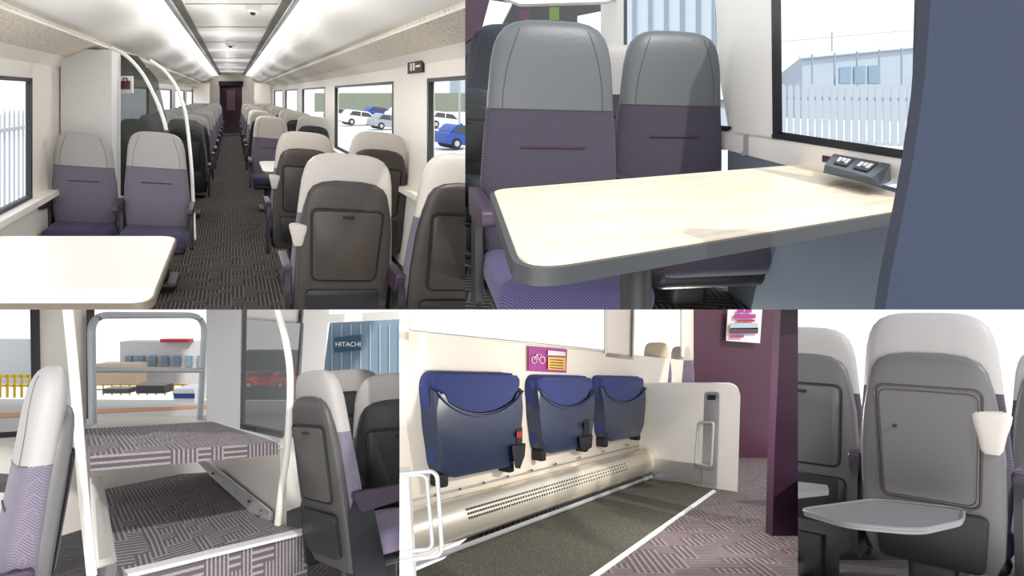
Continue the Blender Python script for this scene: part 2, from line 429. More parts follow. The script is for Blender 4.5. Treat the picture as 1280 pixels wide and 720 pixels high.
for px,py,r in ((316,6,.06),(288,52,.07)):
    D=.74*F/(118-py); p=R1.P((px-290)*D/F,D,.72)
    A=Asm('smoke_detector',1,p)
    M=Matrix.Translation(p)
    A.add('dome',loft([(-.05,0,0,r*.4,r*.4),(-.04,0,0,r*.8,r*.8),(-.01,0,0,r,r),(.02,0,0,r*1.2,r*1.2)],2,20),white,M)
    A.add('lens',loft([(-.062,0,0,r*.25,r*.25),(-.045,0,0,r*.45,r*.45)],2,16),gasket,M); A.done()
one('wall_back',1,join(R1.box(-1.4,-.46,24,24.1,fl,.8),R1.box(.38,1.4,24,24.1,fl,.8),R1.box(-.46,.38,24,24.1,.33,.8)),cream)
A=Asm('door_1',1,R1.P(0,24,0)); A.add('leaf',R1.box(-.46,.38,24.02,24.08,fl,.33),aubd); A.add('window',R1.box(-.2,.12,23.97,24.02,-.6,.15),plain('door_glass',C(120,90,96),.3)); A.add('header',R1.box(-.5,.42,23.9,24.0,.33,.5),blk); A.done()
g=[]
for s in(-1,1):
    g.append(R1.box(min(s*.75,s*1.3),max(s*.75,s*1.3),21.5,21.6,-.3,.38))
one('wall_bulkhead',1,join(*g),cream)
one('wall_luggage_bay',1,R1.box(-1.34,-.94,5.0,5.4,fl,.35),speckw)
A=Asm('glass_draught_screen',1,R1.P(-.8,5.6,0))
A.add('pane',slab([B(144,64,5.6),B(172,70,5.6),B(196,98,5.6),B(207,150,5.6),B(207,230,5.6),B(144,230,5.6)],(0,.02,0)),dgl)
A.add('edge_post',slab([B(138,64,5.5),B(145,64,5.5),B(145,235,5.5),B(138,235,5.5)],(0,.05,0)),white); A.done()
A=Asm('luggage_sign',1,B(156,104,5.4))
A.add('plate',slab([B(147,95,5.45),B(166,95,5.45),B(166,116,5.45),B(147,116,5.45)],(0,.01,0)),paper)
A.add('bag_icon',slab([B(151,101,5.43),B(162,101,5.43),B(162,111,5.43),B(151,111,5.43)],(0,.01,0)),aub)
A.add('bag_handle',tube([B(154,101,5.42),B(154,98,5.42),B(159,98,5.42),B(159,101,5.42)],.006,6),aub);A.done()
one('curved_grab_pole',1,tube(smoothpath([B(*p) for p in((140,60,4.9),(158,70,4.9),(178,92,4.9),(194,122,4.9),(203,145,4.9),(208,163,4.9))],6),.014),white)
one('curved_grab_pole',1,tube(smoothpath([B(*p) for p in((188,76,5.4),(205,88,5.4),(220,108,5.4),(230,135,5.4),(235,165,5.4),(240,220,5.3),(243,300,5.2))],6),.014),white)
vp1=(290,118)
def s1(x,D,yaw,lea,fab,shell,handle=0,k=1.0,name='train_seat',arms=True,seams=True):
    px=290+x*F/D; py=118+.28*F/D
    M=place(vp1,px,py,D,(0,rec(1.2),1.2),wpx=.49*F/D*k,yaw=yaw)
    seat(1,M,lea,fab,shell,handle=handle,arms=arms,name=name,seams=seams,hs=.7)
s1(.55,3.0,180,lea_c,fab_l,darkpl,handle=1)
s1(1.12,3.0,180,lea_c,fab_l,darkpl)
s1(.55,4.75,180,lea_c,fab_l,darkpl,handle=1)
s1(1.1,4.75,180,lea_c,fab_l,darkpl)
for i,D in enumerate((8.2,11.5,14,16.5,19)):
    s1(.5,D,0,lea_c,fab_l,darkpl2); s1(1.05,D,180 if i==0 else 0,lea_c,fab_l,darkpl2)
for D in (10,12.7,15.2,17.7):
    s1(.5,D,180,lea_c,fab_l,darkpl2); s1(1.05,D,180,lea_c,fab_l,darkpl2)
s1(-1.1,4.75,0,lea_l,fab_l,darkpl2); s1(-.56,4.75,0,lea_l,fab_l,darkpl2)
for i,D in enumerate((7.3,8.8,10.3,11.8,13.3,15,16.7,18.4,20)):
    s1(-.53,D,180 if i<2 else 0,lea_l if i else lea_d,fab_l,darkpl2); s1(-1.08,D,0,lea_l,fab_l,darkpl2)
h=.76;c=[R1.P(x,D,-h) for x,D in ((-1.32,2.33),(-.29,2.33),(-.29,3.44),(-1.32,3.44))]
table(1,c,.03,[.001,.1,.1,.001],oak1,edge1,(1.05,1.1),[(R1.P(-.85,2.9,-h-.03),R1.P(-.85,2.9,fl))])
h=.76;c=[R1.P(x,D,-h) for x,D in ((.3,6.3),(1.32,6.3),(1.32,7.3),(.3,7.3))]
table(1,c,.035,[.1,.001,.001,.1],oak1,edge1,(1.05,1.0),[(R1.P(.85,6.8,-h-.03),R1.P(.85,6.8,fl))])
A=Asm('toilet_direction_sign',1,R1.P(1.3,4.64,.21))
A.add('plate',R1.box(1.33,1.345,4.48,4.85,.155,.25),blk)
A.add('arrow',R1.box(1.325,1.33,4.52,4.62,.195,.21),paper);A.add('figure_1',R1.box(1.325,1.33,4.66,4.69,.175,.23),paper);A.add('figure_2',R1.box(1.325,1.33,4.73,4.76,.175,.23),paper);A.done()
one('ground',1,R1.box(1.6,60,1,110,-2.6,-2.5),conc)
one('ground',1,R1.box(-60,-1.6,1,110,-2.6,-2.5),conc)
def fence(panel,pts,top,bot,n,m,w=.07,name='palisade_fence'):
    a,b=pts;g=[]
    for i in range(n):
        t=(i+.5)/n;p=a+(b-a)*t;d=(b-a).normalized()*w/2
        q=[p-d+Vector((0,0,bot)),p+d+Vector((0,0,bot)),p+d+Vector((0,0,top-.08)),p+Vector((0,0,top)),p-d+Vector((0,0,top-.08))]
        g.append(slab(q,(0,.02,0)))
    for zz in (bot+.35,top-.3):
        g.append(slab([a+Vector((0,.03,zz-.03)),b+Vector((0,.03,zz-.03)),b+Vector((0,.03,zz+.03)),a+Vector((0,.03,zz+.03))],(0,.03,0)))
    one(name,panel,join(*g),m)
fence(1,(R1.P(-3.6,6,0),R1.P(-3.6,16,0)),-.25,-2.5,45,fencem)
greyc=plain('silver_paint',C(150,156,164),.35); whitec=plain('white_car_paint',C(226,228,230),.35)
for px,D,m,sc in((574,30,blue,.72),(548,48,whitec,.8),(482,46,greyc,.72),(446,52,whitec,.8),(425,60,greyc,.8),(470,66,blue,.8),(500,60,whitec,.8)):
    car(1,place(vp1,px,118+2.5*F/D,D,(0,0,0),scale=sc,yaw=14),m)
one('depot_building',1,R1.box(34,70,96,100,-2.5,5),bld)
one('hedge',1,R1.box(12,34,92,93,-2.5,.2),plain('hedge_foliage',C(120,126,112),.9,var=.3,scale=4))
g=[]
for d in (34,44,56): g.append(tube([R1.P(8+d*.12,d,-2.5),R1.P(8+d*.12,d,3.5)],.06,6))
one('lamp_post',1,join(*g),greyc)

# ======================= PANEL 2 : table bay
R2=Obl(559,101,2); X2=1.317
def W2(px,py,dx=0): return B(px,py,(X2+dx)*F/(px-559))
yh2=lambda px:101+.0425*(px-559)
def L2(px,py,h): return B(px,py,h*F/(py-yh2(px)))
vp2=(560,101)
def wp(name,panel,pts,fn,mat,ext=(.0,.05,0)):
    return one(name,panel,slab([fn(*p) for p in pts],ext),mat)
seat(2,place(vp2,690,26,2.3,(0,rec(1.2),1.2),wpx=176,yaw=4),lea_d,fab_d,darkpl2,cush=fab_bb,arms=True)
seat(2,place(vp2,842,39,2.9,(0,rec(1.2),1.2),wpx=144,yaw=8),lea_d,fab_d,darkpl2,cush=fab_d,arms=True)
seat(2,place(vp2,779,56,3.7,(0,rec(1.2),1.2),wpx=98),lea_l,fab_d,darkpl2,arms=False)
seat(2,place(vp2,634,30,3.3,(0,rec(1.2),1.2),wpx=110,yaw=-25),lea_n,lea_n,darkpl2,cush=lea_n,arms=False)
seat(2,place(vp2,604,62,4.3,(0,rec(1.2),1.2),wpx=80,yaw=-25),lea_n,lea_n,darkpl2,cush=lea_n,arms=False)
seat(2,place(vp2,588,110,3.0,(0,rec(1.2),1.2),wpx=70,yaw=160),lea_n,lea_n,darkpl2,cush=lea_n,arms=True)
c=[L2(646,341,.26),L2(1172,256,.26),L2(1003,205,.26),L2(611,237,.26)]
table(2,c,.026,[.09,.02,.001,.05],oak,edge,(1.1,.65),[(L2(795,300,.29),L2(795,300,.29)+Vector((0,0,-.5)))])
wp('wall_right',2,[(896,-40),(975,-40),(975,176),(917,168),(905,100)],W2,cream)
wp('wall_right',2,[(910,164),(975,172),(1300,214),(1300,240),(1000,206),(915,185)],W2,cream)
wp('wall_right',2,[(914,183),(1000,205),(1300,280),(1300,520),(914,420)],lambda a,b:W2(a,b,.02),bluew)
wp('wall_right',2,[(752,-40),(783,-40),(783,152),(752,145)],W2,cream)
wp('wall_right',2,[(752,140),(912,158),(912,185),(752,165)],W2,cream)
wp('window_1',2,[(970,-40),(976,-40),(978,168),(972,168)],lambda a,b:W2(a,b,-.01),gasket)
wp('window_1',2,[(971,164),(1175,194),(1175,199),(971,169)],lambda a,b:W2(a,b,-.01),gasket)
wp('window_1',2,[(1158,-40),(1166,-40),(1160,195),(1152,195)],lambda a,b:W2(a,b,-.01),gasket)
wp('trim_6',2,[(1166,-40),(1300,-40),(1300,214),(1160,197)],W2,cream)
wp('trim_8',2,[(932,168),(935,168),(935,192),(932,191)],lambda a,b:W2(a,b,-.003),tubeg)
wp('window_2',2,[(781,-40),(784,-40),(784,150),(781,150)],lambda a,b:W2(a,b,-.01),gasket)
wp('window_2',2,[(781,147),(914,158),(914,161),(781,150)],lambda a,b:W2(a,b,-.01),gasket)
wp('floor',2,[(540,420),(1200,420),(900,235),(570,190)],lambda a,b:L2(a,b,.95),carp1,(0,0,-.03))
fr=lambda D:(lambda a,b:B(a,b,D))
wp('wall_back',2,[(560,-40),(760,-40),(760,250),(560,250)],fr(9),gasket)
wp('wall_left',2,[(560,-20),(612,-20),(600,40),(560,70)],fr(7),aubd)
wp('ceiling',2,[(610,-60),(900,-60),(760,2),(650,5),(612,-10)],fr(5),white)
wp('wall_bulkhead',2,[(612,0),(640,4),(618,48),(596,60)],fr(6.5),speckw)
wp('exit_sign',2,[(687,9),(699,9),(699,25),(687,25)],fr(6),greenp)
wp('information_sign',2,[(649,13),(662,13),(662,25),(649,25)],fr(6),magd)
wp('window_3',2,[(722,20),(752,14),(752,60),(722,60)],fr(8),plain('bright_pane',C(215,222,228),.3))
A=Asm('power_socket_unit',2,W2(1070,212,-.1))
T4=[B(1031,206,1.92),B(1090,222,1.70),B(1113,205,1.88),B(1042,192,2.12)]
g=geo([B(1029,216,1.90),B(1100,233,1.68),B(1114,226,1.86),B(1044,208,2.1)]+T4,[[0,1,5,4],[1,2,6,5],[2,3,7,6],[3,0,4,7],[4,5,6,7],[0,3,2,1]])
A.add('housing',g,plain('slate_housing',C(50,57,65),.4))
def tp(u,v,dz=.004): return bil(T4,u,v)+Vector((0,0,dz))
for i,u in enumerate((.15,.56)):
    A.add('socket_%d'%(i+1),slab([tp(u,.2),tp(u+.28,.2),tp(u+.28,.85),tp(u,.85)],(0,0,-.002)),blk)
    for j in range(3):
        uu=u+.03+.08*j; A.add('pin_%d_%d'%(i,j),slab([tp(uu,.35+.1*(j%2),.006),tp(uu+.06,.35+.1*(j%2),.006),tp(uu+.06,.68,.006),tp(uu,.68,.006)],(0,0,-.002)),paper)
A.done()
wp('warning_label',2,[(1028,194),(1044,197),(1044,205),(1028,202)],lambda a,b:W2(a,b,-.005),aub,(0,.002,0))
near=[(1168,-60),(1330,-60),(1330,420),(1102,420),(1112,350),(1128,270),(1143,190),(1156,100)]
one('seat_end_panel',2,slab([B(a,b,.8) for a,b in near],(.02,.06,0)),navy)
fence(2,(B(950,150,14),B(1240,158,12)),.80,-1.2,30,fencem,.1)
A=Asm('depot_building',2,B(1090,90,22))
A.add('walls',slab([B(1003,70,22),B(1190,52,20),B(1190,210,20),B(1003,160,22)],(0,4,0)),bld)
A.add('roof_edge',slab([B(1000,68,21.9),B(1192,49,19.9),B(1192,55,19.9),B(1000,73,21.9)],(0,.1,0)),conc)
for i in range(3): A.add('vent_%d'%i,slab([B(1050+i*18,84-i,19.2),B(1064+i*18,83-i,19.1),B(1064+i*18,104,19.1),B(1050+i*18,104,19.2)],(0,.1,0)),bldb)
for i in range(6): A.add('cladding_joint_%d'%i,slab([B(1015+i*28,68-i*2,19.5),B(1016.5+i*28,68-i*2,19.5),B(1016.5+i*28,160,19.5),B(1015+i*28,160,19.5)],(0,.05,0)),bldb)
A.done()
A=Asm('depot_building',2,B(850,60,26))
A.add('walls',slab([B(775,-60,26),B(930,-60,26),B(930,170,26),B(775,170,26)],(0,2,0)),bld)
for i in range(8): A.add('rib_%d'%i,slab([B(775+i*20,-60,25.8),B(777+i*20,-60,25.8),B(777+i*20,170,25.8),B(775+i*20,170,25.8)],(0,.1,0)),bldb)
A.add('band',slab([B(775,100,25.7),B(930,104,25.7),B(930,125,25.7),B(775,120,25.7)],(0,.1,0)),conc); A.done()
wp('ground',2,[(930,196),(1300,196),(1300,145),(930,140)],lambda a,b:B(a,b,1.3*F/(b-101)),conc,(0,0,-.02))
A=Asm('catenary_mast',2,B(1040,60,30)); A.add('pole',tube([B(1040,110,30),B(1040,40,30)],.05,8),tubeg); A.add('wire',tube([B(975,52,30),B(1160,36,28)],.02,5),tubeg); A.done()

# ======================= PANEL 3 : luggage rack
yh3=lambda px:478+.022*(px-117)
def L3(px,py,h): return B(px,py,h*F/(py-yh3(px)))
def VW(p1,D1,p2,D2):
    return lambda px:1/(1/D1+(1/D2-1/D1)*(px-p1)/(p2-p1))
D3=VW(108,3.5,265,4.65)
def W3(px,py,k=1.0): return B(px,py,D3(px)*k)
vp3=(250,482)
A=Asm('luggage_rack',3,L3(230,600,.5))
sh=[(113,570),(347,553),(266,527),(106,536)]
c=[L3(a,b,.25) for a,b in sh]
A.add('upper_shelf',slab(c,(0,0,-.055),[(0,0,0),(1.15,0,0),(1.15,1.2,0),(0,1.2,0)],(0,-.07,0)),carp3)
low=[(150,722),(350,656),(264,590),(116,600)]
c2=[L3(a,b,.628) for a,b in low]
A.add('lower_platform',slab(c2,(0,0,-.5),[(0,0,0),(1.0,0,0),(1.0,1.5,0),(0,1.5,0)],(0,-.5,0)),carp3)
cw=[L3(160,718,.622),L3(384,664,.622),L3(378,660,.622),L3(155,712,.622)]
A.add('platform_nosing',slab(cw,(0,0,-.012)),speckw)
A.add('platform_step',slab([L3(163,719,.63),L3(384,664,.63),L3(350,655,.63),L3(150,700,.63)],(0,0,-.5),[(0,0,0),(1.2,0,0),(1.2,.2,0),(0,.2,0)],(0,-.5,0)),carp3)
A.add('side_panel_right',slab([B(350,562,2.96),B(268,545,4.6),B(262,592,4.6),B(350,657,2.96)],(.03,0,0)),cream)
A.add('bracket_rail',slab([B(250,577,4.4),B(262,577,4.4),B(342,640,3.0),B(342,652,3.0),B(318,640,3.2),B(272,600,4.1)],(-.02,0,0)),metal)
for i in range(5):
    t=i/4; A.add('rivet_%d'%i,tube([B(266+60*t,592+46*t,4.0-.95*t),B(266+60*t,592+46*t,3.97-.95*t)],.008,8),gasket)
A.add('side_plate_left',slab([B(112,598,2.25),B(124,596,2.6),B(142,705,2.2),B(118,712,2.05)],(0,.02,0)),cream)
lp=roundpoly([(116,530),(114,394),(256,394),(250,525)],[0,22,22,0],8)
A.add('rail_loop',tube([W3(p[0],p[1],.97) for p in lp],.020,12),tubeg)
A.add('rail_crossbar',tube([W3(116,462,.97),W3(254,463,.97)],.016,10),tubeg)
A.add('post_left',tube(smoothpath([B(84,380,2.15),B(93,470,2.12),B(103,600,2.08),B(115,720,2.05)],5),.015,12),cream)
A.add('post_right',tube(smoothpath([B(345,380,2.9),B(358,430,2.9),B(363,480,2.9),B(359,560,2.9),B(352,610,2.9),B(347,656,2.9)],5),.016,12),cream)
A.done()
wp('wall_back',3,[(40,360),(110,360),(110,600),(40,590)],lambda a,b:W3(a,b,1.03),cream)
wp('wall_back',3,[(-20,548),(300,530),(300,600),(-20,700)],lambda a,b:W3(a,b,1.04),cream)
wp('wall_luggage_bay',3,[(258,360),(306,360),(302,532),(348,556),(258,545)],lambda a,b:W3(a,b,1.0),speckw)
wp('window_1',3,[(-20,544),(40,540),(40,545),(-20,549)],lambda a,b:W3(a,b,1.02),gasket)
wp('window_1',3,[(37,360),(40,360),(43,546),(40,546)],lambda a,b:W3(a,b,1.02),gasket)
wp('window_2',3,[(108,524),(262,521),(262,527),(108,531)],lambda a,b:W3(a,b,1.01),cream)
wp('window_2',3,[(108,360),(111,360),(111,531),(108,531)],lambda a,b:W3(a,b,1.02),gasket)
A=Asm('window_3',3,W3(340,470))
A.add('frame_left',slab([W3(302,360),W3(306,360),W3(303,534),W3(300,534)],(0,.05,0)),gasket)
A.add('frame_bottom',slab([W3(300,530),W3(352,540),W3(352,548),W3(300,536)],(0,.05,0)),gasket)
A.add('frame_right',slab([W3(379,360),W3(382,360),W3(373,470),W3(370,470)],(0,.05,0)),gasket)
A.add('tinted_pane',slab([W3(304,398),W3(380,404),W3(372,548),W3(300,536)],(0,.01,0)),glass('dark_tinted_glass',C(30,38,40),.55)); A.done()
wp('wall_back',3,[(302,385),(385,385),(382,405),(302,398)],lambda a,b:W3(a,b,1.01),cream)
wp('wall_back',3,[(380,360),(412,360),(402,480),(372,480)],lambda a,b:W3(a,b,1.0),cream)
wp('wall_back',3,[(372,395),(520,388),(520,398),(382,405)],lambda a,b:W3(a,b,1.01),cream)
wp('wall_back',3,[(350,540),(520,528),(520,640),(350,660)],lambda a,b:W3(a,b,1.02),cream)
wp('floor',3,[(-60,760),(560,760),(560,560),(330,600),(-60,600)],lambda a,b:L3(a,b,1.15),carp1,(0,0,-.03))
seat(3,place(vp3,64,458,1.75,(0,rec(1.2),1.2),scale=.88,yaw=-76),lea_l,fab_l,greypl)
seat(3,place(vp3,394,463,2.6,(0,rec(1.2),1.2),scale=.86,yaw=106),lea_l,fab_l,midpl,cush=fab_c)
seat(3,place(vp3,432,462,3.6,(0,rec(1.2),1.2),scale=1.0,yaw=150),lea_l,fab_l,darkpl2)
seat(3,place(vp3,498,466,3.0,(0,rec(1.2),1.2),scale=1.0,yaw=165),lea_l,fab_l,darkpl2)
one('train_table',3,slab([L3(-30,590,.3),L3(40,594,.3),L3(36,604,.3),L3(-30,602,.3)],(0,0,-.03)),edge)
wp('ground',3,[(-80,620),(560,620),(560,502),(-80,498)],lambda a,b:B(a,b,2.2*F/(b-484)),ground,(0,0,-.02))
def ob(name,x0,y0,x1,y1,D,m,dep=2): one(name,3,slab([B(x0,y1,D),B(x1,y1,D),B(x1,y0,D),B(x0,y0,D)],(0,dep,0)),m)
ob('depot_building',150,427,262,480,70,conc); ob('depot_building',-20,425,35,480,75,conc)
ob('depot_building',118,455,170,480,66,plain('sand_cladding',C(216,196,170),.8))
ob('brick_roof',200,424,236,428,69,red,1)
ob('depot_building',300,440,385,500,50,plain('dark_grey_cladding',C(84,98,104),.8))  # dark blue-grey cladding colour
for i in range(7): ob('depot_window',156+i*15,445,164+i*15,458,69.5,bldb,.3)
g=[]
for i in range(14):
    x=118+i*11; g.append(tube([B(x,480,40),B(x,494,40)],.05,6))
for y in(481,487): g.append(tube([B(112,y,40),B(262,y,40)],.05,6))
for i in range(5):
    x=i*9; g.append(tube([B(x,468,34),B(x,497,34)],.07,6))
for y in (470,482): g.append(tube([B(-5,y,34),B(38,y,34)],.07,6))
one('yellow_safety_barrier',3,join(*g),yel)
ob('track_trolley',170,482,205,492,38,midpl,1); ob('track_trolley',128,486,160,492,38,greypl,1)
ob('delivery_van',217,486,243,504,36,white,2); ob('van_stripe',217,492,243,498,35.9,blue,.05)
wp('rail_track',3,[(-20,517),(262,507),(262,510),(-20,523)],lambda a,b:B(a,b,2.15*F/(b-484)),plain('rust',C(180,120,80),.8),(0,0,-.05))
redc=plain('bright_red_paint',C(235,20,30),.4)
for px,m in((324,redc),(362,redc)): car(3,place(vp3,px,485,20,(0,0,0),scale=.36,yaw=10),m)
A=Asm('depot_hall',3,B(450,440,60))
A.add('walls',slab([B(400,500,60),B(520,500,60),B(520,398,60),B(412,404,60)],(0,3,0)),bldb)
for i in range(8): A.add('cladding_rib_%d'%i,slab([B(414+i*12,500,59.8),B(415.5+i*12,500,59.8),B(415.5+i*12,405,59.8),B(414+i*12,405,59.8)],(0,.1,0)),bld)
A.add('sign_board',slab([B(418,422,59),B(451,418,59),B(451,438,59),B(418,441,59)],(0,.2,0)),plain('teal_board',C(50,84,104),.6))
t=bpy.data.curves.new('sign_lettering','FONT'); t.body='HITACHI'; t.size=.60; t.extrude=.01
to=bpy.data.objects.new('sign_lettering',t); bpy.context.scene.collection.objects.link(to); to.matrix_world=Matrix.Translation(B(419,433,58.5))@Matrix.Rotation(math.pi/2,4,'X'); t.materials.append(white)
to.parent=A.e; to.matrix_parent_inverse=Matrix.Translation(-A.e.location)

# ======================= PANEL 4 : wheelchair / cycle bay
K4=.0006
D4=lambda px:1/(K4*(1140-px))
def W4(px,py,k=1.0): return B(px,py,D4(px)*k)
F4h=.72
def L4(px,py,h=F4h): return B(px,py,h*F/(py-478))
wp('wall_left',4,[(480,412),(868,452),(868,540),(480,720)],W4,cream2)
wp('wall_left',4,[(757,360),(792,360),(792,450),(757,446)],W4,cream2)
wp('wall_left',4,[(852,360),(872,360),(872,450),(852,446)],W4,cream2)
wp('wall_left',4,[(490,360),(511,360),(511,425),(490,425)],W4,cream2)
wp('window_1',4,[(508,413),(758,438),(758,440),(508,415)],lambda a,b:W4(a,b,.995),cream)
wp('window_1',4,[(756,360),(759,360),(759,442),(756,442)],lambda a,b:W4(a,b,.99),cream)
wp('window_2',4,[(792,360),(794,360),(792,446),(790,446)],lambda a,b:W4(a,b,.99),tubeg)
one('wall_back',4,slab([B(868,345,6.1),B(1010,345,6.1),B(1010,574,6.1),B(868,574,6.1)],(0,.06,0)),aub)
one('door_1',4,slab([B(978,340,3.0),B(1030,340,3.0),B(1030,760,3.0),B(963,760,3.0),B(968,570,3.0)],(0,.08,0)),aubd)
wp('floor',4,[(440,800),(1060,800),(1060,570),(700,570)],L4,carp4,(0,0,-.03))
one('rough_floor_mat',4,slab([L4(a,b,.715) for a,b in((500,722),(700,775),(740,719),(892,613),(808,590))],(0,0,-.012)),matm)
one('floor_edge_strip',4,slab([L4(a,b,.71) for a,b in((731,724),(740,724),(895,613),(891,612))],(0,0,-.008)),white)
rad=[B(px,668-(px-505)*91/300,D4(px)*.965) for px in range(470,812,12)]
A=Asm('heater_cover',4,rad[10])
A.add('cowl',tube(rad,.092,28),champ)
A.add('skirt_rail',tube([p+Vector((.03,-.09,-.09)) for p in rad],.012,8),metal)
g=[]
for i in range(64):
    px=566+i*3.2; p=B(px,668-(px-505)*91/300,D4(px)*.965)
    for an in (.25,.45,.65):
        dy=-.0925*math.cos(an)*.55; dx=.0925*math.cos(an)*.80; dz=.0925*math.sin(an)
        q=p+Vector((dx,dy,dz)); g.append(tube([q-Vector((0,0,0)),q+Vector((.006,.010,-.001))],.006,5))
A.add('vent_slots',join(*g),midpl)
A.done()
g=[]
for i in range(9):
    px=545+i*30; y=619-(px-545)*.262
    g.append(tube([W4(px,y,.995),W4(px,y,.985)],.006,8))
one('trim_rivets',4,join(*g),midpl)
wp('trim_7',4,[(480,634),(800,556),(800,557),(480,636)],lambda a,b:W4(a,b,.99),metal,(0,.01,0))
wd=Vector((500/F,1,-118/F)).normalized(); Zv=Vector((0,0,1)); nv=Zv.cross(wd).normalized()
if nv.x>0: nv=-nv
for (x0,x1,yt,yb) in((527,646,462,586),(657,734,467,560),(739,798,468,546)):
    xm=(x0+x1)/2; a=W4(x0,yt);b=W4(x1,yt);L=(b-a).length
    Dm=2/(1/D4(x0)+1/D4(x1)); H=(yb-yt)*Dm/F*1.0
    org=B(xm,yb,Dm)
    M=Matrix(((wd.x,nv.x,0,org.x),(wd.y,nv.y,0,org.y),(wd.z,nv.z,1,org.z),(0,0,0,1)))
    w=L/2
    A=Asm('folding_seat',4,org)
    A.add('backrest_pad',prism(roundpoly([(-w*.8,H*.10),(w*.8,H*.10),(w*.98,H*.98),(-w*.98,H*.98)],[.03,.03,.1,.1],8),.05,.025,4),fab_n,M)
    top=[(w*.92-(2*w*.92)*i/16, H*(.82-.24*(1-((i-8)/8)**2)**.8 if 0<i<16 else .82)) for i in range(17)]
    poly=[(-w*.76,H*.0),(w*.76,H*.0),(w*.9,H*.5)]+top+[(-w*.9,H*.5)]
    A.add('folded_seat_shell',prism(roundpoly(poly,[.07,.07,.05]+[.0]*17+[.05]),.085,.02,3),navypl,M)
    cu=[(q[0]*.96,q[1]+.004) for q in top]+[(-w*.9,H*.96),(w*.9,H*.96)]
    A.add('cushion_edge',prism(roundpoly(cu,[0]*17+[.06,.06]),.078,.02,3),fab_n,M)
    A.add('shell_ridge',tube([(q[0]*.97,-.088,q[1]-.012) for q in top],.006,6),navypl,M)
    A.add('hinge_left',box(.05,.07,.06,(-w*.7,-.035,-.01),.01),blk,M)
    A.add('hinge_right',box(.05,.07,.06,(w*.7,-.035,-.01),.01),blk,M)
    A.done()
for px,y0,y1 in((649,558,586),(733,547,563)):
    A=Asm('seat_belt_anchor',4,W4(px,y0)); A.add('bracket',slab([W4(px-9,y0,.94),W4(px+8,y0-2,.94),W4(px+7,y0+12,.94),W4(px+1,y1,.94),W4(px-5,y1-1,.94),W4(px-8,y0+10,.94)],(0,.04,0)),blk)
    A.add('buckle',slab([W4(px-3,y0-22,.95),W4(px+4,y0-23,.95),W4(px+4,y0-2,.95),W4(px-3,y0-2,.95)],(0,.03,0)),blk)
    A.add('release_button',slab([W4(px-3,y0-18,.945),W4(px+3,y0-18,.945),W4(px+3,y0-11,.945),W4(px-3,y0-11,.945)],(0,.03,0)),red if px<700 else blk); A.done()
A=Asm('cycle_sign',4,W4(685,450))
A.add('plate',slab([W4(661,433,.99),W4(709,437,.99),W4(708,466,.99),W4(661,464,.99)],(0,.01,0)),mag)
A.add('notice',slab([W4(685,446,.985),W4(707,447,.985),W4(707,463,.985),W4(685,462,.985)],(0,.01,0)),yelp)
A.add('notice_header',slab([W4(685,438,.985),W4(707,440,.985),W4(707,445,.985),W4(685,444,.985)],(0,.01,0)),paper)
for k in range(4): A.add('notice_line_%d'%k,slab([W4(688,449+k*3.4,.982),W4(704,450+k*3.4,.982),W4(704,451+k*3.4,.982),W4(688,450+k*3.4,.982)],(0,.004,0)),aub)
for cx in (668,678): A.add('wheel_icon_%d'%cx,tube([W4(cx+3.4*math.cos(t*.5236),450+4.2*math.sin(t*.5236),.985) for t in range(12)],.0025,5,True),paper)
A.add('frame_icon',tube([W4(*p,.985) for p in((668,450),(671,443),(677,443),(674,450),(671,443))],.0025,5),paper); A.done()
D4b=VW(798,4.9,928,4.16)
def WP(px,py,k=1.0): return B(px,py,D4b(px)*k)
A=Asm('bay_partition',4,WP(860,550))
pp=roundpoly([(797,480),(926,480),(922,615),(797,596)],[0,18,0,0],8)
A.add('panel',slab([WP(p[0],p[1]) for p in pp],(.02,.07,0)),pwhite)
A.add('kick_plate',slab([WP(803,572,.99),WP(881,581,.99),WP(878,607,.99),WP(803,597,.99)],(0,.01,0)),metal)
A.add('latch_plate',slab([WP(p[0],p[1],.985) for p in roundpoly([(881,490),(899,490),(895,610),(877,607)],4,4)],(0,.01,0)),metal)
A.add('handle',tube([WP(p[0],p[1],.96) for p in roundpoly([(873,528),(892,528),(889,583),(869,579)],4,4)],.009,8,True),tubeg)
A.add('latch_knob',slab([WP(885,494,.975),WP(895,494,.975),WP(894,500,.975),WP(885,500,.975)],(0,.02,0)),gasket)
A.done()
vp4=(749,478)
seat(4,place(vp4,821,428,5.6,(0,rec(1.2),1.2),wpx=36,yaw=-10),plain('tan_leather',C(214,196,168),.5),fab_l,darkpl,arms=False,seams=False)
seat(4,place(vp4,852,433,5.9,(0,rec(1.2),1.2),wpx=30,yaw=-10),lea_c,fab_l,darkpl,arms=False,seams=False)
A=Asm('poster',4,B(930,408,6.05))
A.add('sheet',slab([B(910,385,6.03),B(953,384,6.03),B(950,429,6.03),B(908,426,6.03)],(0,.02,0)),paper)
def pq(n,x0,y0,x1,y1,m): A.add(n,slab([B(x0,y0,6.0),B(x1,y0-.4,6.0),B(x1-.5,y1,6.0),B(x0-.5,y1,6.0)],(0,.01,0)),m)
pq('print_numerals',922,386,930,391,mag); pq('print_numerals_b',932,386,940,391,mag); pq('print_heading',918,393,945,398,mag)
pq('print_subheading',922,400,944,402,red); pq('print_sky',913,404,948,411,bld); pq('print_train',913,410,948,417,plain('train_print',C(90,60,80),.5,var=.5,scale=25)); pq('print_footer',913,419,930,422,mag)
A.done()
A=Asm('grab_rail',4,B(530,640,1.7))
lp=roundpoly([(480,594),(546,588),(553,694),(480,704)],12,6)
A.add('loop',tube([B(p[0],p[1],1.7) for p in lp],.006,10,True),metal)
A.add('inner_loop',tube([B(p[0],p[1],1.78) for p in roundpoly([(480,598),(533,592),(541,686),(480,693)],10,5)],.006,10,True),metal); A.done()
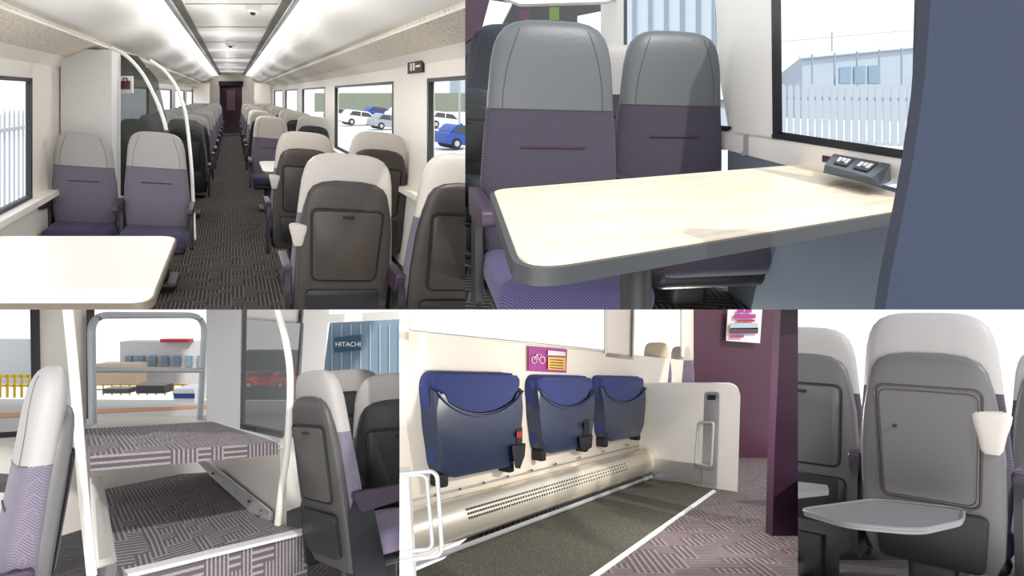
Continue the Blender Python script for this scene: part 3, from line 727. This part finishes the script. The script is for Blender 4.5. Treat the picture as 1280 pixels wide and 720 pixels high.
one('wall_pillar',4,slab([B(488,590,1.9),B(510,590,1.9),B(519,760,1.9),B(488,760,1.9)],(0,.05,0)),cream)

# ======================= PANEL 5 : seat-back close-up
vp5=(1130,480)
seat(5,place(vp5,1160,391,2.2,(0,rec(1.2),1.2),wpx=190,yaw=170),lea_l,fab_d,greypl,tray='open',handle=-1,arms=True,low=True,shtop=.03)
seat(5,place(vp5,1006,409,2.7,(0,rec(1.2),1.2),wpx=142,yaw=172),lea_l,fab_d,greypl,arms=True)
seat(5,place(vp5,1332,436,2.6,(0,rec(1.2),1.2),wpx=150,yaw=172),lea_l,fab_d,greypl,arms=True)
def L5(px,py,h=.39): return B(px,py,h*F/(py-480))
A=Asm('fold_down_tray',5,L5(1130,640))
tp_=roundpoly([L5(1092,625),L5(1205,637),L5(1204,652),L5(1150,664),L5(1060,656),L5(998,638)],.05,5)
A.add('tray_surface',slab(tp_,(0,0,-.012)),traypl)
A.add('tray_lip',tube([p+Vector((0,0,.002)) for p in tp_],.005,6,True),traypl); A.done()
A=Asm('fold_down_tray',5,L5(1010,612)); A.add('tray_surface',slab([L5(980,600,.38),L5(1034,606,.38),L5(1036,612,.38),L5(980,618,.38)],(0,0,-.02)),traypl); A.done()
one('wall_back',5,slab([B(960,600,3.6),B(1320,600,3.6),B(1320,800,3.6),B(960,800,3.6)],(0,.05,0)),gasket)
one('window_1',5,slab([B(960,585,3.5),B(1320,585,3.5),B(1320,602,3.5),B(960,602,3.5)],(0,.05,0)),cream)
one('floor',5,slab([B(960,760,1.8),B(1340,760,1.8),B(1340,700,3.6),B(960,700,3.6)],(0,0,-.03)),carp1)

# ---------------- light
w=bpy.data.worlds.new('World'); bpy.context.scene.world=w; w.use_nodes=True
nt=w.node_tree; bg=nt.nodes['Background']
tc=nt.nodes.new('ShaderNodeTexCoord'); sp=nt.nodes.new('ShaderNodeSeparateXYZ'); nt.links.new(tc.outputs['Generated'],sp.inputs[0])
cr=nt.nodes.new('ShaderNodeValToRGB'); cr.color_ramp.elements[0].position=.0; cr.color_ramp.elements[0].color=(.95,.95,.95,1)
cr.color_ramp.elements[1].position=.7; cr.color_ramp.elements[1].color=(.82,.9,1,1)
nt.links.new(sp.outputs['Z'],cr.inputs[0]); nt.links.new(cr.outputs[0],bg.inputs[0]); bg.inputs[1].default_value=1.2
s=bpy.data.lights.new('sun','SUN'); s.energy=2.2; s.angle=.03; s.color=(1,.95,.88)
so=bpy.data.objects.new('sun',s); so.rotation_euler=Vector((-.45,.75,-.65)).to_track_quat('-Z','Y').to_euler(); bpy.context.scene.collection.objects.link(so)
def fill_point(p,e,r=0.0,col=(1,.98,.95)):  # added fill light with no visible fitting
    l=bpy.data.lights.new('fill_lamp','POINT'); l.energy=e; l.shadow_soft_size=r; l.color=col
    lo=bpy.data.objects.new('fill_lamp',l); lo.location=p; bpy.context.scene.collection.objects.link(lo)
for D in (3.6,5.5,8,11,14,17.5,21): fill_point(R1.P(0,D,.1),10)  # unseen fill lights added along the aisle to lift the ceiling
fill_point(B(870,500,3.0),22,0,(1,.96,.9))  # unseen fill light added to brighten the bay partition
l=bpy.data.lights.new('unseen_fill_area','AREA'); l.energy=55; l.size=3; l.color=(1,.98,.95)  # unseen area light added behind the camera to fill the lower views
lo=bpy.data.objects.new('unseen_fill_area',l); lo.location=(0,-1.2,-.9); lo.rotation_euler=Vector((0,1,-.05)).to_track_quat('-Z','Z').to_euler(); bpy.context.scene.collection.objects.link(lo)
cam=bpy.data.cameras.new('camera'); cam.sensor_width=36; cam.lens=F/1280*36; cam.clip_start=.05; cam.clip_end=500
co=bpy.data.objects.new('camera',cam); co.rotation_euler=(math.pi/2,0,0); bpy.context.scene.collection.objects.link(co)
bpy.context.scene.camera=co
bpy.context.scene.view_settings.view_transform='Standard'
bpy.context.scene.view_settings.exposure=.25
